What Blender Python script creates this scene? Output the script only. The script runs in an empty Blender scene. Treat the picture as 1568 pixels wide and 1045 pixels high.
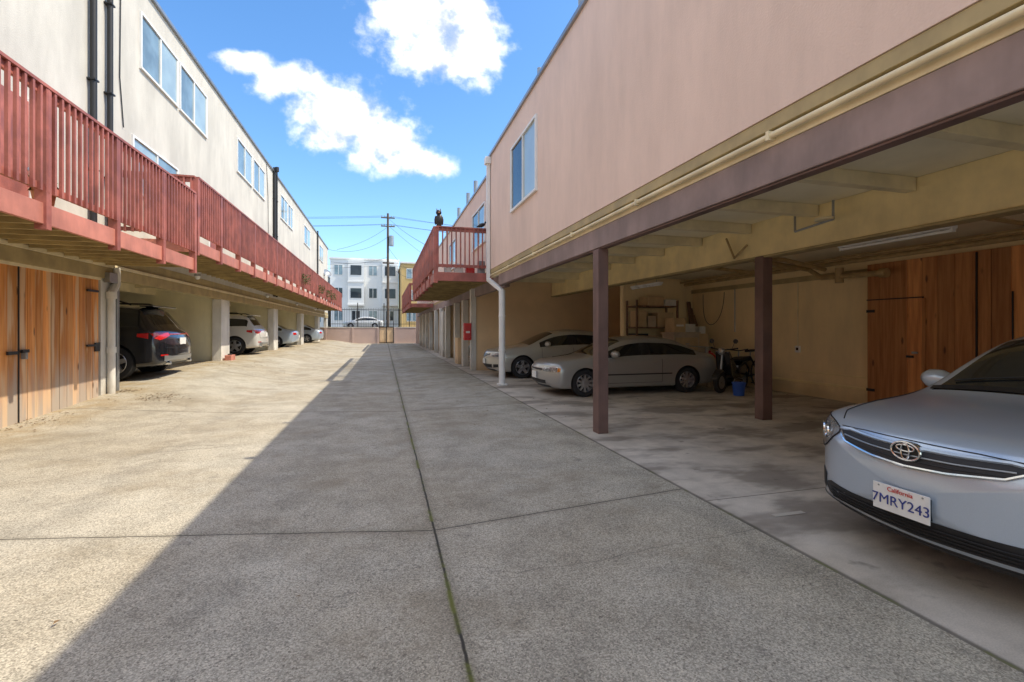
import bpy, bmesh, math, random
from mathutils import Vector, Matrix
from mathutils.bvhtree import BVHTree
random.seed(7)
scene=bpy.context.scene
scene.view_settings.view_transform='Standard'
scene.view_settings.look='None'
scene.view_settings.exposure=0
COL=scene.collection

# ------------------------------------------------------------ node helper
class NT:
    def __init__(s,nt): s.nt=nt; s.n=nt.nodes; s.l=nt.links
    def new(s,t,**k):
        n=s.n.new(t)
        for a,b in k.items(): setattr(n,a,b)
        return n
    def put(s,inp,v):
        if isinstance(v,bpy.types.NodeSocket): s.l.new(v,inp)
        elif isinstance(v,(tuple,list)) and len(v)==3 and inp.type=='RGBA': inp.default_value=(*v,1)
        else: inp.default_value=v
    def m(s,op,a,b=0.0,c=None,clamp=False):
        n=s.new('ShaderNodeMath',operation=op,use_clamp=clamp)
        s.put(n.inputs[0],a); s.put(n.inputs[1],b)
        if c is not None: s.put(n.inputs[2],c)
        return n.outputs[0]
    def vm(s,op,a,b):
        n=s.new('ShaderNodeVectorMath',operation=op)
        s.put(n.inputs[0],a); s.put(n.inputs[1],b)
        return n.outputs['Value'] if op in('LENGTH','DOT_PRODUCT') else n.outputs[0]
    def mix(s,f,a,b,bt='MIX'):
        n=s.new('ShaderNodeMix',data_type='RGBA',blend_type=bt)
        s.put(n.inputs[0],f); s.put(n.inputs[6],a); s.put(n.inputs[7],b)
        return n.outputs[2]
    def ss(s,v,a,b,lo=0.0,hi=1.0):
        n=s.new('ShaderNodeMapRange',interpolation_type='SMOOTHSTEP')
        s.put(n.inputs[0],v); n.inputs[1].default_value=a; n.inputs[2].default_value=b
        n.inputs[3].default_value=lo; n.inputs[4].default_value=hi
        return n.outputs[0]
    def noise(s,vec,scale,detail=4,rough=.55):
        n=s.new('ShaderNodeTexNoise'); s.put(n.inputs['Vector'],vec)
        n.inputs['Scale'].default_value=scale; n.inputs['Detail'].default_value=detail
        n.inputs['Roughness'].default_value=rough
        return n.outputs[0]
    def scale(s,vec,sc):
        n=s.new('ShaderNodeMapping'); s.put(n.inputs[0],vec); n.inputs[3].default_value=sc
        return n.outputs[0]
    def xyz(s,vec):
        n=s.new('ShaderNodeSeparateXYZ'); s.put(n.inputs[0],vec); return n.outputs
    def comb(s,a,b,c=0.0):
        n=s.new('ShaderNodeCombineXYZ'); s.put(n.inputs[0],a); s.put(n.inputs[1],b); s.put(n.inputs[2],c); return n.outputs[0]

def newmat(name):
    m=bpy.data.materials.new(name); m.use_nodes=True
    t=NT(m.node_tree); b=m.node_tree.nodes['Principled BSDF']
    tc=t.new('ShaderNodeTexCoord')
    return m,t,b,tc.outputs['Object']
def bump(t,b,h,st,dist=.01):
    n=t.new('ShaderNodeBump'); n.inputs['Strength'].default_value=st; n.inputs['Distance'].default_value=dist
    t.put(n.inputs['Height'],h); t.l.new(n.outputs[0],b.inputs['Normal'])
def pm(name,col,rough=.7,var=.15,scale=2.5,bs=.15,bscale=40,metal=0.0,coat=0.0,spec=.5,bd=.006,streak=0.0,grime=None):
    m,t,b,o=newmat(name)
    n1=t.noise(o,scale,4); 
    f=t.ss(n1,.3,.7,1-var,1+var)
    c=t.mix(1.0,col,t.comb(f,f,f),'MULTIPLY')
    if streak>0:
        st=t.noise(t.scale(o,(1.7,1.7,.45)),1.0,5,.7)
        g=t.ss(st,.30,.72,1-streak,1.03)
        c=t.mix(1.0,c,t.comb(g,g,g),'MULTIPLY')
    if grime:
        z=t.xyz(o)[2]
        h=t.m('ADD',z,t.m('MULTIPLY',t.m('SUBTRACT',n1,.5),grime[0]*1.6))
        c=t.mix(t.ss(h,0.0,grime[0],.55,0),c,grime[1])
    t.put(b.inputs['Base Color'],c)
    t.put(b.inputs['Roughness'],t.ss(n1,.2,.8,max(rough-.08,.02),min(rough+.08,1)))
    b.inputs['Metallic'].default_value=metal
    b.inputs['Coat Weight'].default_value=coat; b.inputs['Coat Roughness'].default_value=.04
    b.inputs['Specular IOR Level'].default_value=spec
    if bs>0: bump(t,b,t.noise(o,bscale,2),bs,bd)
    return m
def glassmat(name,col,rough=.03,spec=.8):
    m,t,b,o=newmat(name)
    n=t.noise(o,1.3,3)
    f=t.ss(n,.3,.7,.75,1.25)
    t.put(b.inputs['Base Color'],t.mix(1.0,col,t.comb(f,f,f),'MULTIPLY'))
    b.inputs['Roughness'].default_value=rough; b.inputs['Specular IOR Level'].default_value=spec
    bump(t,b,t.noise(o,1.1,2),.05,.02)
    return m

M={}
M['pink']=pm('pink_stucco',(.83,.635,.54),.9,.035,.6,.45,60,streak=.09,bd=.008)
M['cream']=pm('cream_stucco',(.64,.605,.54),.9,.06,.8,.5,50,streak=.15,bd=.010)
M['olive']=pm('olive_trim_paint',(.46,.36,.18),.6,.14,3,streak=.15)
M['creamtrim']=pm('cream_trim_paint',(.82,.71,.47),.6,.1,3,streak=.1)
M['brown']=pm('brown_painted_wood',(.17,.10,.085),.55,.2,2.2,.3,30,streak=.25)
M['fascia']=pm('fascia_paint',(.31,.225,.205),.6,.18,2,.25,25,streak=.25)
M['yellow']=pm('yellow_stucco',(.93,.74,.43),.85,.05,1.0,.4,40,streak=.10,grime=(.5,(.35,.24,.13)))
M['yellowbeam']=pm('yellow_beam_paint',(.93,.76,.41),.7,.09,2,.3,20,streak=.10)
M['ceil']=pm('cream_ceiling',(.93,.85,.64),.85,.07,1.2,.2,25)
M['tan']=pm('tan_stucco',(.82,.60,.37),.9,.08,1,.4,40,grime=(.4,(.3,.2,.12)))
M['paleyel']=pm('pale_yellow_stucco',(.86,.80,.55),.85,.05,1,.3,40,streak=.1,grime=(.7,(.4,.3,.18)))
M['offwhite']=pm('offwhite_paint',(.76,.74,.68),.75,.08,1.5,.3,30,streak=.25,grime=(.6,(.35,.28,.2)))
M['white']=pm('white_paint',(.82,.81,.78),.45,.05,3,.05)
M['redwood']=pm('red_painted_wood',(.43,.14,.108),.55,.25,3,.35,30,streak=.25)
M['redrim']=pm('red_rim_board',(.62,.24,.18),.55,.15,2,.3,25,streak=.25)
M['deckund']=pm('deck_underside_wood',(.38,.29,.13),.8,.25,3,.3,20)
M['black']=pm('black_metal',(.02,.02,.022),.45,.2,4)
M['dark']=pm('dark_plastic',(.015,.015,.017),.55,.2,6)
M['pipe']=pm('painted_pipe',(.42,.29,.13),.5,.2,6)
M['steel']=pm('grey_steel',(.35,.36,.37),.35,.1,4,metal=.7)
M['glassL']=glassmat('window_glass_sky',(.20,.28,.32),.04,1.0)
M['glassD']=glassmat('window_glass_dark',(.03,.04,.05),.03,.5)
M['blind']=pm('window_blind',(.36,.46,.48),.35,.1,2,.0,coat=.8)
M['carglass']=glassmat('car_glass',(.012,.015,.017),.02,.7)
M['rubber']=pm('tyre_rubber',(.018,.018,.02),.8,.2,8)
M['rim']=pm('alloy_rim',(.5,.5,.52),.3,.1,4,0,metal=.8)
M['chrome']=pm('chrome_trim',(.80,.81,.83),.12,.03,4,0,metal=1.0)
M['lamp']=pm('headlamp_lens',(.30,.32,.34),.06,.5,22,.3,60,metal=.4,coat=1)
M['amber']=pm('amber_lens',(.65,.20,.02),.15,.1,20,0,coat=1)
M['redl']=pm('red_tail_lens',(.5,.01,.01),.12,.15,20,0,coat=1)
M['redpaint']=pm('red_enamel',(.65,.03,.03),.3,.1,6,0)
M['plate']=pm('plate_white',(.8,.8,.78),.4,.04,20,0)
M['blue']=pm('blue_ink',(.03,.05,.25),.5,.1,5,0)
M['redink']=pm('red_ink',(.6,.04,.04),.5,.1,5,0)
M['bluebin']=pm('blue_plastic',(.03,.10,.45),.4,.1,5,0)
M['leaf']=pm('leaf_green',(.07,.13,.03),.6,.4,8,0)
M['flower']=pm('flower_pink',(.6,.10,.2),.6,.3,8,0)
M['terracotta']=pm('terracotta',(.45,.18,.09),.8,.1,5)
M['litter']=pm('dry_leaf',(.16,.10,.05),.9,.4,10,0)
M['cardbrd']=pm('cardboard',(.55,.39,.22),.8,.1,5)
M['cabinet']=pm('old_cabinet',(.50,.39,.28),.7,.15,4)
M['farwhite']=pm('far_white_stucco',(.74,.74,.70),.85,.04,.4)
M['fargrey']=pm('far_pale_stucco',(.78,.79,.78),.85,.04,.4)
M['ochre']=pm('ochre_stucco',(.62,.42,.17),.85,.06,.4)
M['asphalt']=pm('asphalt',(.06,.06,.062),.9,.2,1)
M['earth']=pm('ground_concrete',(.28,.26,.23),.9,.2,.3)
M['blockwall']=pm('mauve_wall_paint',(.55,.42,.38),.85,.06,1)
M['tube']=pm('lamp_tube_white',(.88,.88,.86),.3,.02,5,0)
M['polewood']=pm('pole_wood',(.12,.085,.06),.85,.2,3)

def wood(name,c1,c2,pw,axis,weather=False):
    m,t,b,o=newmat(name)
    x=t.xyz(o); ax=x[axis]
    idx=t.m('FLOOR',t.m('DIVIDE',ax,pw))
    wn=t.new('ShaderNodeTexWhiteNoise',noise_dimensions='1D'); t.put(wn.inputs['W'],idx)
    off=t.comb(0.0,0.0,t.m('MULTIPLY',wn.outputs[0],20.0))
    v=t.vm('ADD',o,off)
    st=t.noise(t.scale(v,(16,16,.9)),1.0,5,.6)
    big=t.noise(t.scale(v,(5,5,.5)),1.0,3)
    c=t.mix(t.ss(st,.3,.7),c1,c2)
    f=t.ss(wn.outputs[0],0,1,.62,1.25)
    c=t.mix(1.0,c,t.comb(f,f,f),'MULTIPLY')
    if weather:
        g=t.ss(t.m('ADD',x[2],t.m('MULTIPLY',t.m('SUBTRACT',big,.5),2.6)),.1,1.1,1,0)
        c=t.mix(t.m('MULTIPLY',g,.85),c,(.46,.42,.36))
        g2=t.ss(big,.50,.62); c=t.mix(t.m('MULTIPLY',g2,.7),c,(.70,.52,.34))
    vo=t.new('ShaderNodeTexVoronoi'); t.put(vo.inputs['Vector'],t.scale(v,(5,5,1.6))); vo.inputs['Scale'].default_value=1.0
    kn=t.ss(vo.outputs[0],.05,.15,.8,0)
    c=t.mix(kn,c,(.07,.03,.015))
    t.put(b.inputs['Base Color'],c); b.inputs['Roughness'].default_value=.65
    bump(t,b,st,.25,.004)
    return m
M['doorwood']=wood('weathered_door_planks',(.58,.20,.04),(.80,.36,.10),.19,1,True)
M['storewood']=wood('redwood_planks',(.50,.19,.06),(.74,.34,.12),.24,1)
M['board']=wood('brown_boards',(.16,.08,.05),(.24,.14,.08),.1,0)

def concrete(name,base,speck,slab=False):
    m,t,b,o=newmat(name)
    x=t.xyz(o)
    big=t.noise(o,.35,4,.6); mid=t.noise(o,2.2,5,.65); fine=t.noise(o,110,2,.7)
    c=t.mix(t.ss(big,.35,.65),base,tuple(k*q for k,q in zip(base,(.86,.82,.76))))
    f=t.ss(mid,.3,.72,1.10,.83); c=t.mix(1.0,c,t.comb(f,f,f),'MULTIPLY')
    f=t.ss(fine,.33,.67,1-speck,1+speck); c=t.mix(1.0,c,t.comb(f,f,f),'MULTIPLY')
    if not slab:
        vo=t.new('ShaderNodeTexVoronoi'); t.put(vo.inputs['Vector'],o); vo.inputs['Scale'].default_value=120
        rc=t.xyz(vo.outputs['Color']); rnd=rc[0]
        f=t.ss(rnd,.0,1.0,1-speck*1.1,1+speck*1.1); c=t.mix(1.0,c,t.comb(f,f,f),'MULTIPLY')
        c=t.mix(t.ss(rc[1],.90,.97,0,.55),c,(.10,.08,.06))
        c=t.mix(t.ss(rc[2],.92,.98,0,.5),c,(.62,.56,.46))
        blot=t.noise(t.vm('ADD',o,(3.3,9.1,0)),.8,5,.7)
        c=t.mix(t.ss(blot,.50,.66,0,.35),c,(.24,.19,.12))
        sp=t.noise(t.vm('ADD',o,(7.3,2.1,0)),2.6,3,.5)
        c=t.mix(t.ss(sp,.68,.76,0,.4),c,(.07,.065,.06))
        ln=t.m('PINGPONG',t.m('ADD',x[0],.9),.85)
        c=t.mix(t.m('MULTIPLY',t.ss(ln,.0,.35,.13,0),t.ss(mid,.35,.6)),c,(.08,.075,.07))
        wob=t.m('MULTIPLY',t.m('SUBTRACT',mid,.5),.03)
        X=t.m('ADD',x[0],wob); Y=t.m('ADD',x[1],wob)
        dx=t.m('ABSOLUTE',t.m('SUBTRACT',X,.36))
        jx=t.ss(dx,.004,.012,1,0)
        yl=t.m('ADD',Y,t.m('MULTIPLY',t.m('MINIMUM',t.m('SUBTRACT',X,.36),0.0),.22))
        yl=t.m('SUBTRACT',yl,t.m('MULTIPLY',t.m('MAXIMUM',t.m('SUBTRACT',X,.36),0.0),.13))
        md=t.m('PINGPONG',t.m('SUBTRACT',yl,3.52),2.6)
        jy=t.ss(md,.002,.009,1,0)
        j=t.m('MAXIMUM',jx,jy)
        dirt=t.m('MAXIMUM',t.ss(dx,.0,.09,.35,0),t.ss(md,.0,.07,.28,0))
        c=t.mix(dirt,c,(.14,.12,.085))
        moss=t.m('MULTIPLY',t.ss(dx,.004,.026,1,0),t.ss(mid,.46,.58))
        c=t.mix(j,c,(.045,.04,.032)); c=t.mix(t.m('MULTIPLY',moss,.75),c,(.17,.18,.04))
        dd=t.m('MULTIPLY',t.ss(x[0],-4.0,-5.6),t.ss(mid,.35,.65))
        c=t.mix(t.m('MULTIPLY',dd,.6),c,(.38,.26,.11))
        vc=t.new('ShaderNodeTexVoronoi',feature='DISTANCE_TO_EDGE'); t.put(vc.inputs['Vector'],t.vm('ADD',o,t.comb(t.m('MULTIPLY',mid,.8),t.m('MULTIPLY',big,.8)))); vc.inputs['Scale'].default_value=.22
        c=t.mix(t.ss(vc.outputs[0],.0,.0018,.4,0),c,(.08,.075,.065))
    else:
        st=t.noise(t.vm('ADD',t.scale(o,(.7,1.5,1)),(3,1,0)),1.0,4,.6)
        c=t.mix(t.ss(st,.47,.62,0,.62),c,(.14,.115,.095))
        s2=t.noise(t.vm('ADD',o,(1,5,0)),3.5,3,.6); c=t.mix(t.ss(s2,.62,.74,0,.55),c,(.08,.07,.06))
        md=t.m('PINGPONG',t.m('SUBTRACT',x[1],3.5),2.6)
        dx=t.m('ABSOLUTE',t.m('SUBTRACT',x[0],2.69))
        c=t.mix(t.m('MAXIMUM',t.ss(md,.003,.01,.7,0),t.ss(dx,.008,.04,.7,0)),c,(.04,.036,.028))
        moss=t.m('MULTIPLY',t.ss(dx,.0,.03,1,0),t.ss(mid,.5,.6)); c=t.mix(t.m('MULTIPLY',moss,.7),c,(.16,.17,.05))
    t.put(b.inputs['Base Color'],c)
    t.put(b.inputs['Roughness'],t.ss(mid,.3,.7,.75,.95)); b.inputs['Specular IOR Level'].default_value=.35
    bump(t,b,t.noise(o,90,1,.7),.3 if not slab else .12,.004)
    return m
M['conc']=concrete('exposed_aggregate_concrete',(.45,.415,.34),.25)
M['slab']=concrete('smooth_carport_concrete',(.60,.54,.465),.08,True)

def paint(name,col,metal,rough=.28):
    m,t,b,o=newmat(name)
    n=t.noise(o,400,1); f=t.ss(n,.3,.7,.96,1.04)
    c=t.mix(1.0,col,t.comb(f,f,f),'MULTIPLY')
    t.put(b.inputs['Base Color'],c); b.inputs['Metallic'].default_value=metal
    b.inputs['Roughness'].default_value=rough
    b.inputs['Coat Weight'].default_value=1; b.inputs['Coat Roughness'].default_value=.03
    return m
M['psilver']=paint('silver_paint',(.50,.59,.70),.4,.28)
M['pchamp']=paint('champagne_paint',(.37,.36,.345),.4)
M['pbeige']=paint('beige_silver_paint',(.46,.44,.39),.3)
M['pwhite']=paint('white_pearl_paint',(.62,.61,.58),.1)
M['pblack']=paint('black_paint',(.012,.013,.018),.2,.2)

# ------------------------------------------------------------ mesh helper
def empty(name,loc=(0,0,0)):
    e=bpy.data.objects.new(name,None); e.location=loc; COL.objects.link(e); return e
class P:
    def __init__(s,name,parent=None,smooth=False):
        s.name=name; s.parent=parent; s.v=[]; s.f=[]; s.mi=[]; s.ms=[]; s.smooth=smooth
    def _m(s,mat):
        if isinstance(mat,str): mat=M[mat]
        if mat not in s.ms: s.ms.append(mat)
        return s.ms.index(mat)
    def add(s,vs,fs,mat):
        k=len(s.v); i=s._m(mat); s.v+= [tuple(p) for p in vs]
        for f in fs: s.f.append(tuple(a+k for a in f)); s.mi.append(i)
    def box(s,x0,x1,y0,y1,z0,z1,mat):
        vs=[(x0,y0,z0),(x1,y0,z0),(x1,y1,z0),(x0,y1,z0),(x0,y0,z1),(x1,y0,z1),(x1,y1,z1),(x0,y1,z1)]
        s.add(vs,[(0,3,2,1),(4,5,6,7),(0,1,5,4),(1,2,6,5),(2,3,7,6),(3,0,4,7)],mat); return s
    def beam(s,a,b,w,h,mat):
        a=Vector(a);b=Vector(b);d=(b-a).normalized()
        up=Vector((0,0,1)) if abs(d.z)<.95 else Vector((0,1,0))
        r=d.cross(up).normalized()*w/2; u=r.cross(d).normalized()*h/2
        vs=[p+q for p in(a,b) for q in(-r-u,r-u,r+u,-r+u)]
        s.add(vs,[(0,1,2,3),(7,6,5,4),(0,4,5,1),(1,5,6,2),(2,6,7,3),(3,7,4,0)],mat)
    def cyl(s,a,b,r,mat,n=12,r2=None,cap=True):
        a=Vector(a);b=Vector(b);d=(b-a).normalized(); r2=r if r2 is None else r2
        up=Vector((0,0,1)) if abs(d.z)<.9 else Vector((1,0,0))
        e=d.cross(up).normalized(); g=e.cross(d)
        vs=[];
        for p,rr in((a,r),(b,r2)):
            for i in range(n):
                t=2*math.pi*i/n; vs.append(p+(e*math.cos(t)+g*math.sin(t))*rr)
        fs=[(i,(i+1)%n,n+(i+1)%n,n+i) for i in range(n)]
        if cap: fs+=[tuple(range(n-1,-1,-1)),tuple(range(n,2*n))]
        s.add(vs,fs,mat)
    def tube(s,pts,r,mat,n=8):
        for a,b in zip(pts[:-1],pts[1:]): s.cyl(a,b,r,mat,n)
    def lathe(s,prof,origin,axis,mat,n=28,close=False):
        o=Vector(origin); A=Vector(axis).normalized()
        up=Vector((0,0,1)) if abs(A.z)<.9 else Vector((1,0,0))
        e=A.cross(up).normalized(); g=e.cross(A); vs=[]
        for r,h in prof:
            for i in range(n):
                t=2*math.pi*i/n; vs.append(o+A*h+(e*math.cos(t)+g*math.sin(t))*r)
        fs=[]
        k=len(prof)
        for j in range(k-1 if not close else k):
            j2=(j+1)%k
            for i in range(n): fs.append((j*n+i,j*n+(i+1)%n,j2*n+(i+1)%n,j2*n+i))
        s.add(vs,fs,mat)
    def extr(s,prof,y0,y1,mat):
        """extrude an x-z outline along y"""
        n=len(prof); vs=[(x,y0,z) for x,z in prof]+[(x,y1,z) for x,z in prof]
        s.add(vs,[tuple(range(n)),tuple(range(2*n-1,n-1,-1))]+[(i,n+i,n+(i+1)%n,(i+1)%n) for i in range(n)],mat)
    def done(s,bevel=0,auto=35):
        me=bpy.data.meshes.new(s.name); me.from_pydata(s.v,[],s.f)
        for m in s.ms: me.materials.append(m)
        me.polygons.foreach_set('material_index',s.mi); me.update()
        bm=bmesh.new(); bm.from_mesh(me); bmesh.ops.recalc_face_normals(bm,faces=bm.faces); bm.to_mesh(me); bm.free()
        ob=bpy.data.objects.new(s.name,me); COL.objects.link(ob)
        if s.parent: ob.parent=s.parent
        if s.smooth:
            me.polygons.foreach_set('use_smooth',[True]*len(me.polygons)); me.set_sharp_from_angle(angle=math.radians(auto))
        if bevel:
            b=ob.modifiers.new('bevel','BEVEL'); b.width=bevel; b.segments=2; b.limit_method='ANGLE'
        return ob

# ------------------------------------------------------------ ground
def sm(a,b,x):
    t=max(0,min(1,(x-a)/(b-a))); return t*t*(3-2*t)
def gz(x,y): return .38*sm(7,16,y)*sm(-2.2,-5.3,x)
g=P('ground'); g.add([(-400,-400,-.06),(400,-400,-.06),(400,400,-.06),(-400,400,-.06)],[(0,1,2,3)],'earth'); g.done()
xs=[-12+.4*i for i in range(36)]+[2.68]; ys=[-10+.5*i for i in range(119)]
p=P('alley_pavement',smooth=True)
p.add([(x,y,gz(x,y)) for y in ys for x in xs],[(j*len(xs)+i,j*len(xs)+i+1,(j+1)*len(xs)+i+1,(j+1)*len(xs)+i) for j in range(len(ys)-1) for i in range(len(xs)-1)],'conc'); p.done()
p=P('carport_floor'); p.add([(2.68,-10,0),(12,-10,0),(12,49,0),(2.68,49,0)],[(0,1,2,3)],'slab')
p.done()
p=P('parking_line'); p.add([(3.0,3.05,.004),(3.30,3.05,.004),(3.30,3.10,.004),(3.0,3.10,.004)],[(0,1,2,3)],'offwhite'); p.done()

# ------------------------------------------------------------ right buildings
def window(p,X,sg,y0,y1,z0,z1,frame='white',gl=('glassL','blind'),n=2):
    def bx(a,b,c,d,e,f,m):
        xa,xb=X+sg*a,X+sg*b; p.box(min(xa,xb),max(xa,xb),c,d,e,f,m)
    w=.05
    bx(-.02,.045,y0-w,y1+w,z1,z1+w,frame); bx(-.02,.055,y0-w,y1+w,z0-w,z0,frame)
    bx(-.02,.045,y0-w,y0,z0,z1,frame); bx(-.02,.045,y1,y1+w,z0,z1,frame)
    for i in range(n):
        a=y0+(y1-y0)*i/n; b=y0+(y1-y0)*(i+1)/n
        bx(0,.008+.008*i,a,b,z0,z1,gl[i%len(gl)])
        if i: bx(0,.035,a-.025,a+.025,z0,z1,frame)
        s=.03
        bx(0,.028,a,a+s,z0,z1,frame); bx(0,.028,b-s,b,z0,z1,frame)

pink=empty('pink_apartment_building')
XR=2.9
w=P('upper_walls',pink)
w.box(XR,9.4,-10,13.1,3.32,6.33,'pink')
w.box(XR,XR+.16,-10,13.1,3.16,3.32,'pink')
w.box(3.12,9.4,13.1,47,3.32,6.22,'pink'); w.box(3.12,3.28,13.1,47,3.10,3.32,'pink')
w.done()
w=P('roof_edge',pink)
w.box(XR-.05,9.45,-10.05,13.15,6.33,6.40,'steel'); w.box(3.07,9.45,13.152,47.05,6.22,6.29,'steel')
w.done()
w=P('roof_vents',pink,True)
for y in(4.9,7.0,9.1): w.cyl((3.06,y,6.4),(3.06,y,6.80),.05,'steel')
for y in(14.5,17,18.6,21,25): w.cyl((3.25,y,6.29),(3.25,y,6.9),.08,'steel')
w.done()
w=P('trim',pink)
w.box(XR+.01,XR+.15,-10,13.1,3.05,3.157,'olive')
w.box(XR+.05,XR+.15,-10,13.1,2.935,3.047,'creamtrim')
w.box(3.14,3.26,13.1,47,2.98,3.097,'olive')
w.done(.004)
w=P('conduit',pink,True)
w.cyl((XR+.01,-10,3.0),(XR+.01,13,3.0),.024,'creamtrim')
for y in range(-9,13,2): w.box(XR-.02,XR+.05,y,y+.03,2.965,3.035,'creamtrim')
w.done()
w=P('front_beam',pink)
w.box(2.95,3.09,-10,12.2,2.65,2.93,'fascia'); w.box(3.12,3.26,12.2,47,2.62,2.975,'fascia')
w.box(2.97,3.07,-10,12.2,2.63,2.649,'brown')
w.done(.006)
w=P('posts',pink)
for y in(-4.5,6.2): w.box(2.93,3.09,y-.09,y+.09,0,2.63,'brown')
for y in(-4.5,6.4): w.box(5.95,6.14,y-.09,y+.09,0,2.68,'brown')
w.done(.008)
w=P('ceiling',pink)
w.box(3.10,9.3,-10,47,3.26,3.318,'ceil')
w.box(6.2,9.1,-10,12.4,2.98,3.06,'ceil')
w.done()
w=P('joists',pink)
y=-8.6
while y<12.9:
    w.box(3.10,5.97,y-.06,y+.06,3.10,3.259,'creamtrim'); y+=1.27
for y in(13.9,15.1,17.5,19,20.5,23,25,28): w.box(3.27,9.0,y-.06,y+.06,3.05,3.259,'creamtrim')
w.done(.006)
w=P('inner_beam',pink); w.box(5.98,6.18,-10,16.4,2.69,3.258,'yellowbeam'); w.box(5.96,6.20,-10,16.4,2.655,2.688,'olive')
w.done(.008)
w=P('carport_walls',pink)
w.box(9.1,9.3,-10,12.4,0,3.25,'yellow')
w.box(6.75,9.3,12.4,12.6,0,3.25,'yellow')
w.box(9.1,9.3,12.6,47,0,3.25,'tan')
w.box(3.16,9.1,16.5,16.7,0,3.25,'tan')
w.box(2.98,3.16,16.45,16.75,0,2.98,'offwhite')
for y in(24,33,41): w.box(3.16,9.1,y,y+.2,0,3.25,'tan')
w.box(3.0,9.3,46.6,46.8,0,3.1,'pink')
w.done()
w=P('carport_columns',pink)
for y in(18.7,20.9,24,26.6,29.5,33,36,39,42): w.box(3.02,3.25,y-.18,y+.18,0,2.62,'offwhite')
w.box(2.96,3.3,19.5,20.2,0,1.1,'tan')
w.box(3.0,3.3,25,26,0,2.4,'offwhite')
w.done(.01)
w=P('back_wall_ledges',pink)
w.box(9.07,9.1,7.0,9.6,.28,.33,'yellowbeam'); w.box(9.07,9.1,7.0,8.6,.52,.545,'yellowbeam'); w.box(9.04,9.1,-5,12.4,2.55,2.66,'olive')
w.done(.004)
w=P('windows',pink)
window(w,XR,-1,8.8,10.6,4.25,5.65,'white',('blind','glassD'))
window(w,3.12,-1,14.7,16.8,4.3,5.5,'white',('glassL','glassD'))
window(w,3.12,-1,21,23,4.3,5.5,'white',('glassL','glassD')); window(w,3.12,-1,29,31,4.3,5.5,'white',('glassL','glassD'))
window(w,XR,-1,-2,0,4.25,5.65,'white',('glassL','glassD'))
w.done()

d=P('downspout',smooth=True)
d.box(2.79,2.885,12.93,13.03,2.85,6.25,'white'); d.beam((2.84,12.98,2.88),(3.0,12.05,2.5),.10,.10,'white')
d.cyl((3.0,12.02,0),(3.0,12.02,2.52),.085,'white',16); d.box(2.88,3.12,11.92,12.12,0,.05,'white')
d.box(2.74,2.895,12.86,13.08,6.12,6.31,'white')
for z in(.9,1.8): d.cyl((3.0,12.02,z),(3.0,12.02,z+.04),.095,'white',16)
d.done(.006)

st=P('wooden_storage_doors')
y=6.95; k=0
while y>-4:
    dep=9.0-random.uniform(0,.012); st.box(dep,9.095,y-.234,y,.03,2.72,'storewood'); y-=.24
st.box(8.955,8.985,5.93,5.97,.05,2.02,'storewood')
for a in((5.96,.02),(4.76,.02)): st.box(8.972,8.99,a[0],a[0]+.02,.05,2.05,'dark')
st.box(8.972,8.99,5.96,6.95,2.03,2.05,'dark'); st.box(8.96,9.0,5.2,5.215,.05,2.7,'dark')
st.box(8.96,8.985,6.05,6.14,1.05,1.09,'steel'); st.box(8.94,8.985,6.12,6.22,.98,1.02,'black')
for z in(1.8,.3): st.box(8.965,8.985,6.8,6.95,z,z+.05,'dark')
st.done(.002)

pp=P('ceiling_pipes',smooth=True)
pp.tube([(8.75,-5,2.80),(8.75,12.3,2.80)],.045,'pipe'); pp.tube([(8.6,-5,2.86),(8.6,12.3,2.86)],.03,'pipe')
pp.tube([(8.72,7.7,2.55),(8.72,6.4,2.50)],.055,'pipe'); pp.tube([(8.72,7.7,2.55),(8.72,8.0,2.75),(7.4,8.05,2.9)],.05,'pipe')
pp.cyl((8.72,7.3,2.40),(8.72,7.3,2.7),.075,'pipe'); pp.cyl((8.72,6.5,2.505),(8.72,6.38,2.5),.085,'pipe')
pp.tube([(6.3,-5,2.9),(6.3,12,2.9)],.02,'pipe'); pp.tube([(6.35,-5,2.8),(6.35,3.7,2.8)],.035,'black')
pp.tube([(6.6,4.2,2.95),(7.5,4.2,2.9),(9.0,4.2,2.85)],.03,'pipe')
pp.tube([(5.9,6.6,2.9),(5.9,6.9,2.72),(5.9,7.1,3.1)],.018,'pipe')
pp.tube([(5.75,4.9,3.2),(5.75,4.9,2.95),(5.75,5.5,2.9),(5.75,5.5,3.2)],.015,'steel')
pp.cyl((5.72,5.0,2.95),(5.72,5.0,2.98),.12,'creamtrim')
pp.tube([(6.5,6.9,2.93),(6.8,7.4,2.84),(7.6,7.5,2.84),(8.7,7.6,2.70)],.045,'pipe'); pp.tube([(6.4,9,2.9),(8.7,9,2.75)],.04,'pipe')
pp.tube([(9.08,10.6,2.6),(9.08,10.6,1.4)],.014,'steel'); pp.tube([(9.08,8.61,2.6),(9.08,8.61,1.1)],.012,'creamtrim')
pp.done()
def tube(y0,y1,x=6.6,z=2.80):
    t=P('fluorescent_lamp',smooth=True); t.box(x-.06,x+.06,y0,y1,z,z+.045,'tube'); t.cyl((x,y0+.03,z-.022),(x,y1-.03,z-.022),.019,'tube')
    t.box(x-.03,x+.03,y0,y0+.03,z-.04,z,'tube'); t.box(x-.03,x+.03,y1-.03,y1,z-.04,z,'tube')
    for y in(y0+.2,y1-.2): t.cyl((x,y,z+.045),(x,y,2.98),.006,'steel',6)
    t.done()
tube(4.05,5.5,6.6,2.70); tube(10.4,11.8,6.7,2.62)

f=P('fire_extinguisher_cabinet'); f.box(2.72,2.98,16.40,16.6,1.08,1.68,'redpaint'); f.box(2.76,2.94,16.385,16.40,1.15,1.60,'redink')
f.box(2.78,2.92,16.37,16.384,1.33,1.40,'white'); f.done(.01)

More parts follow.
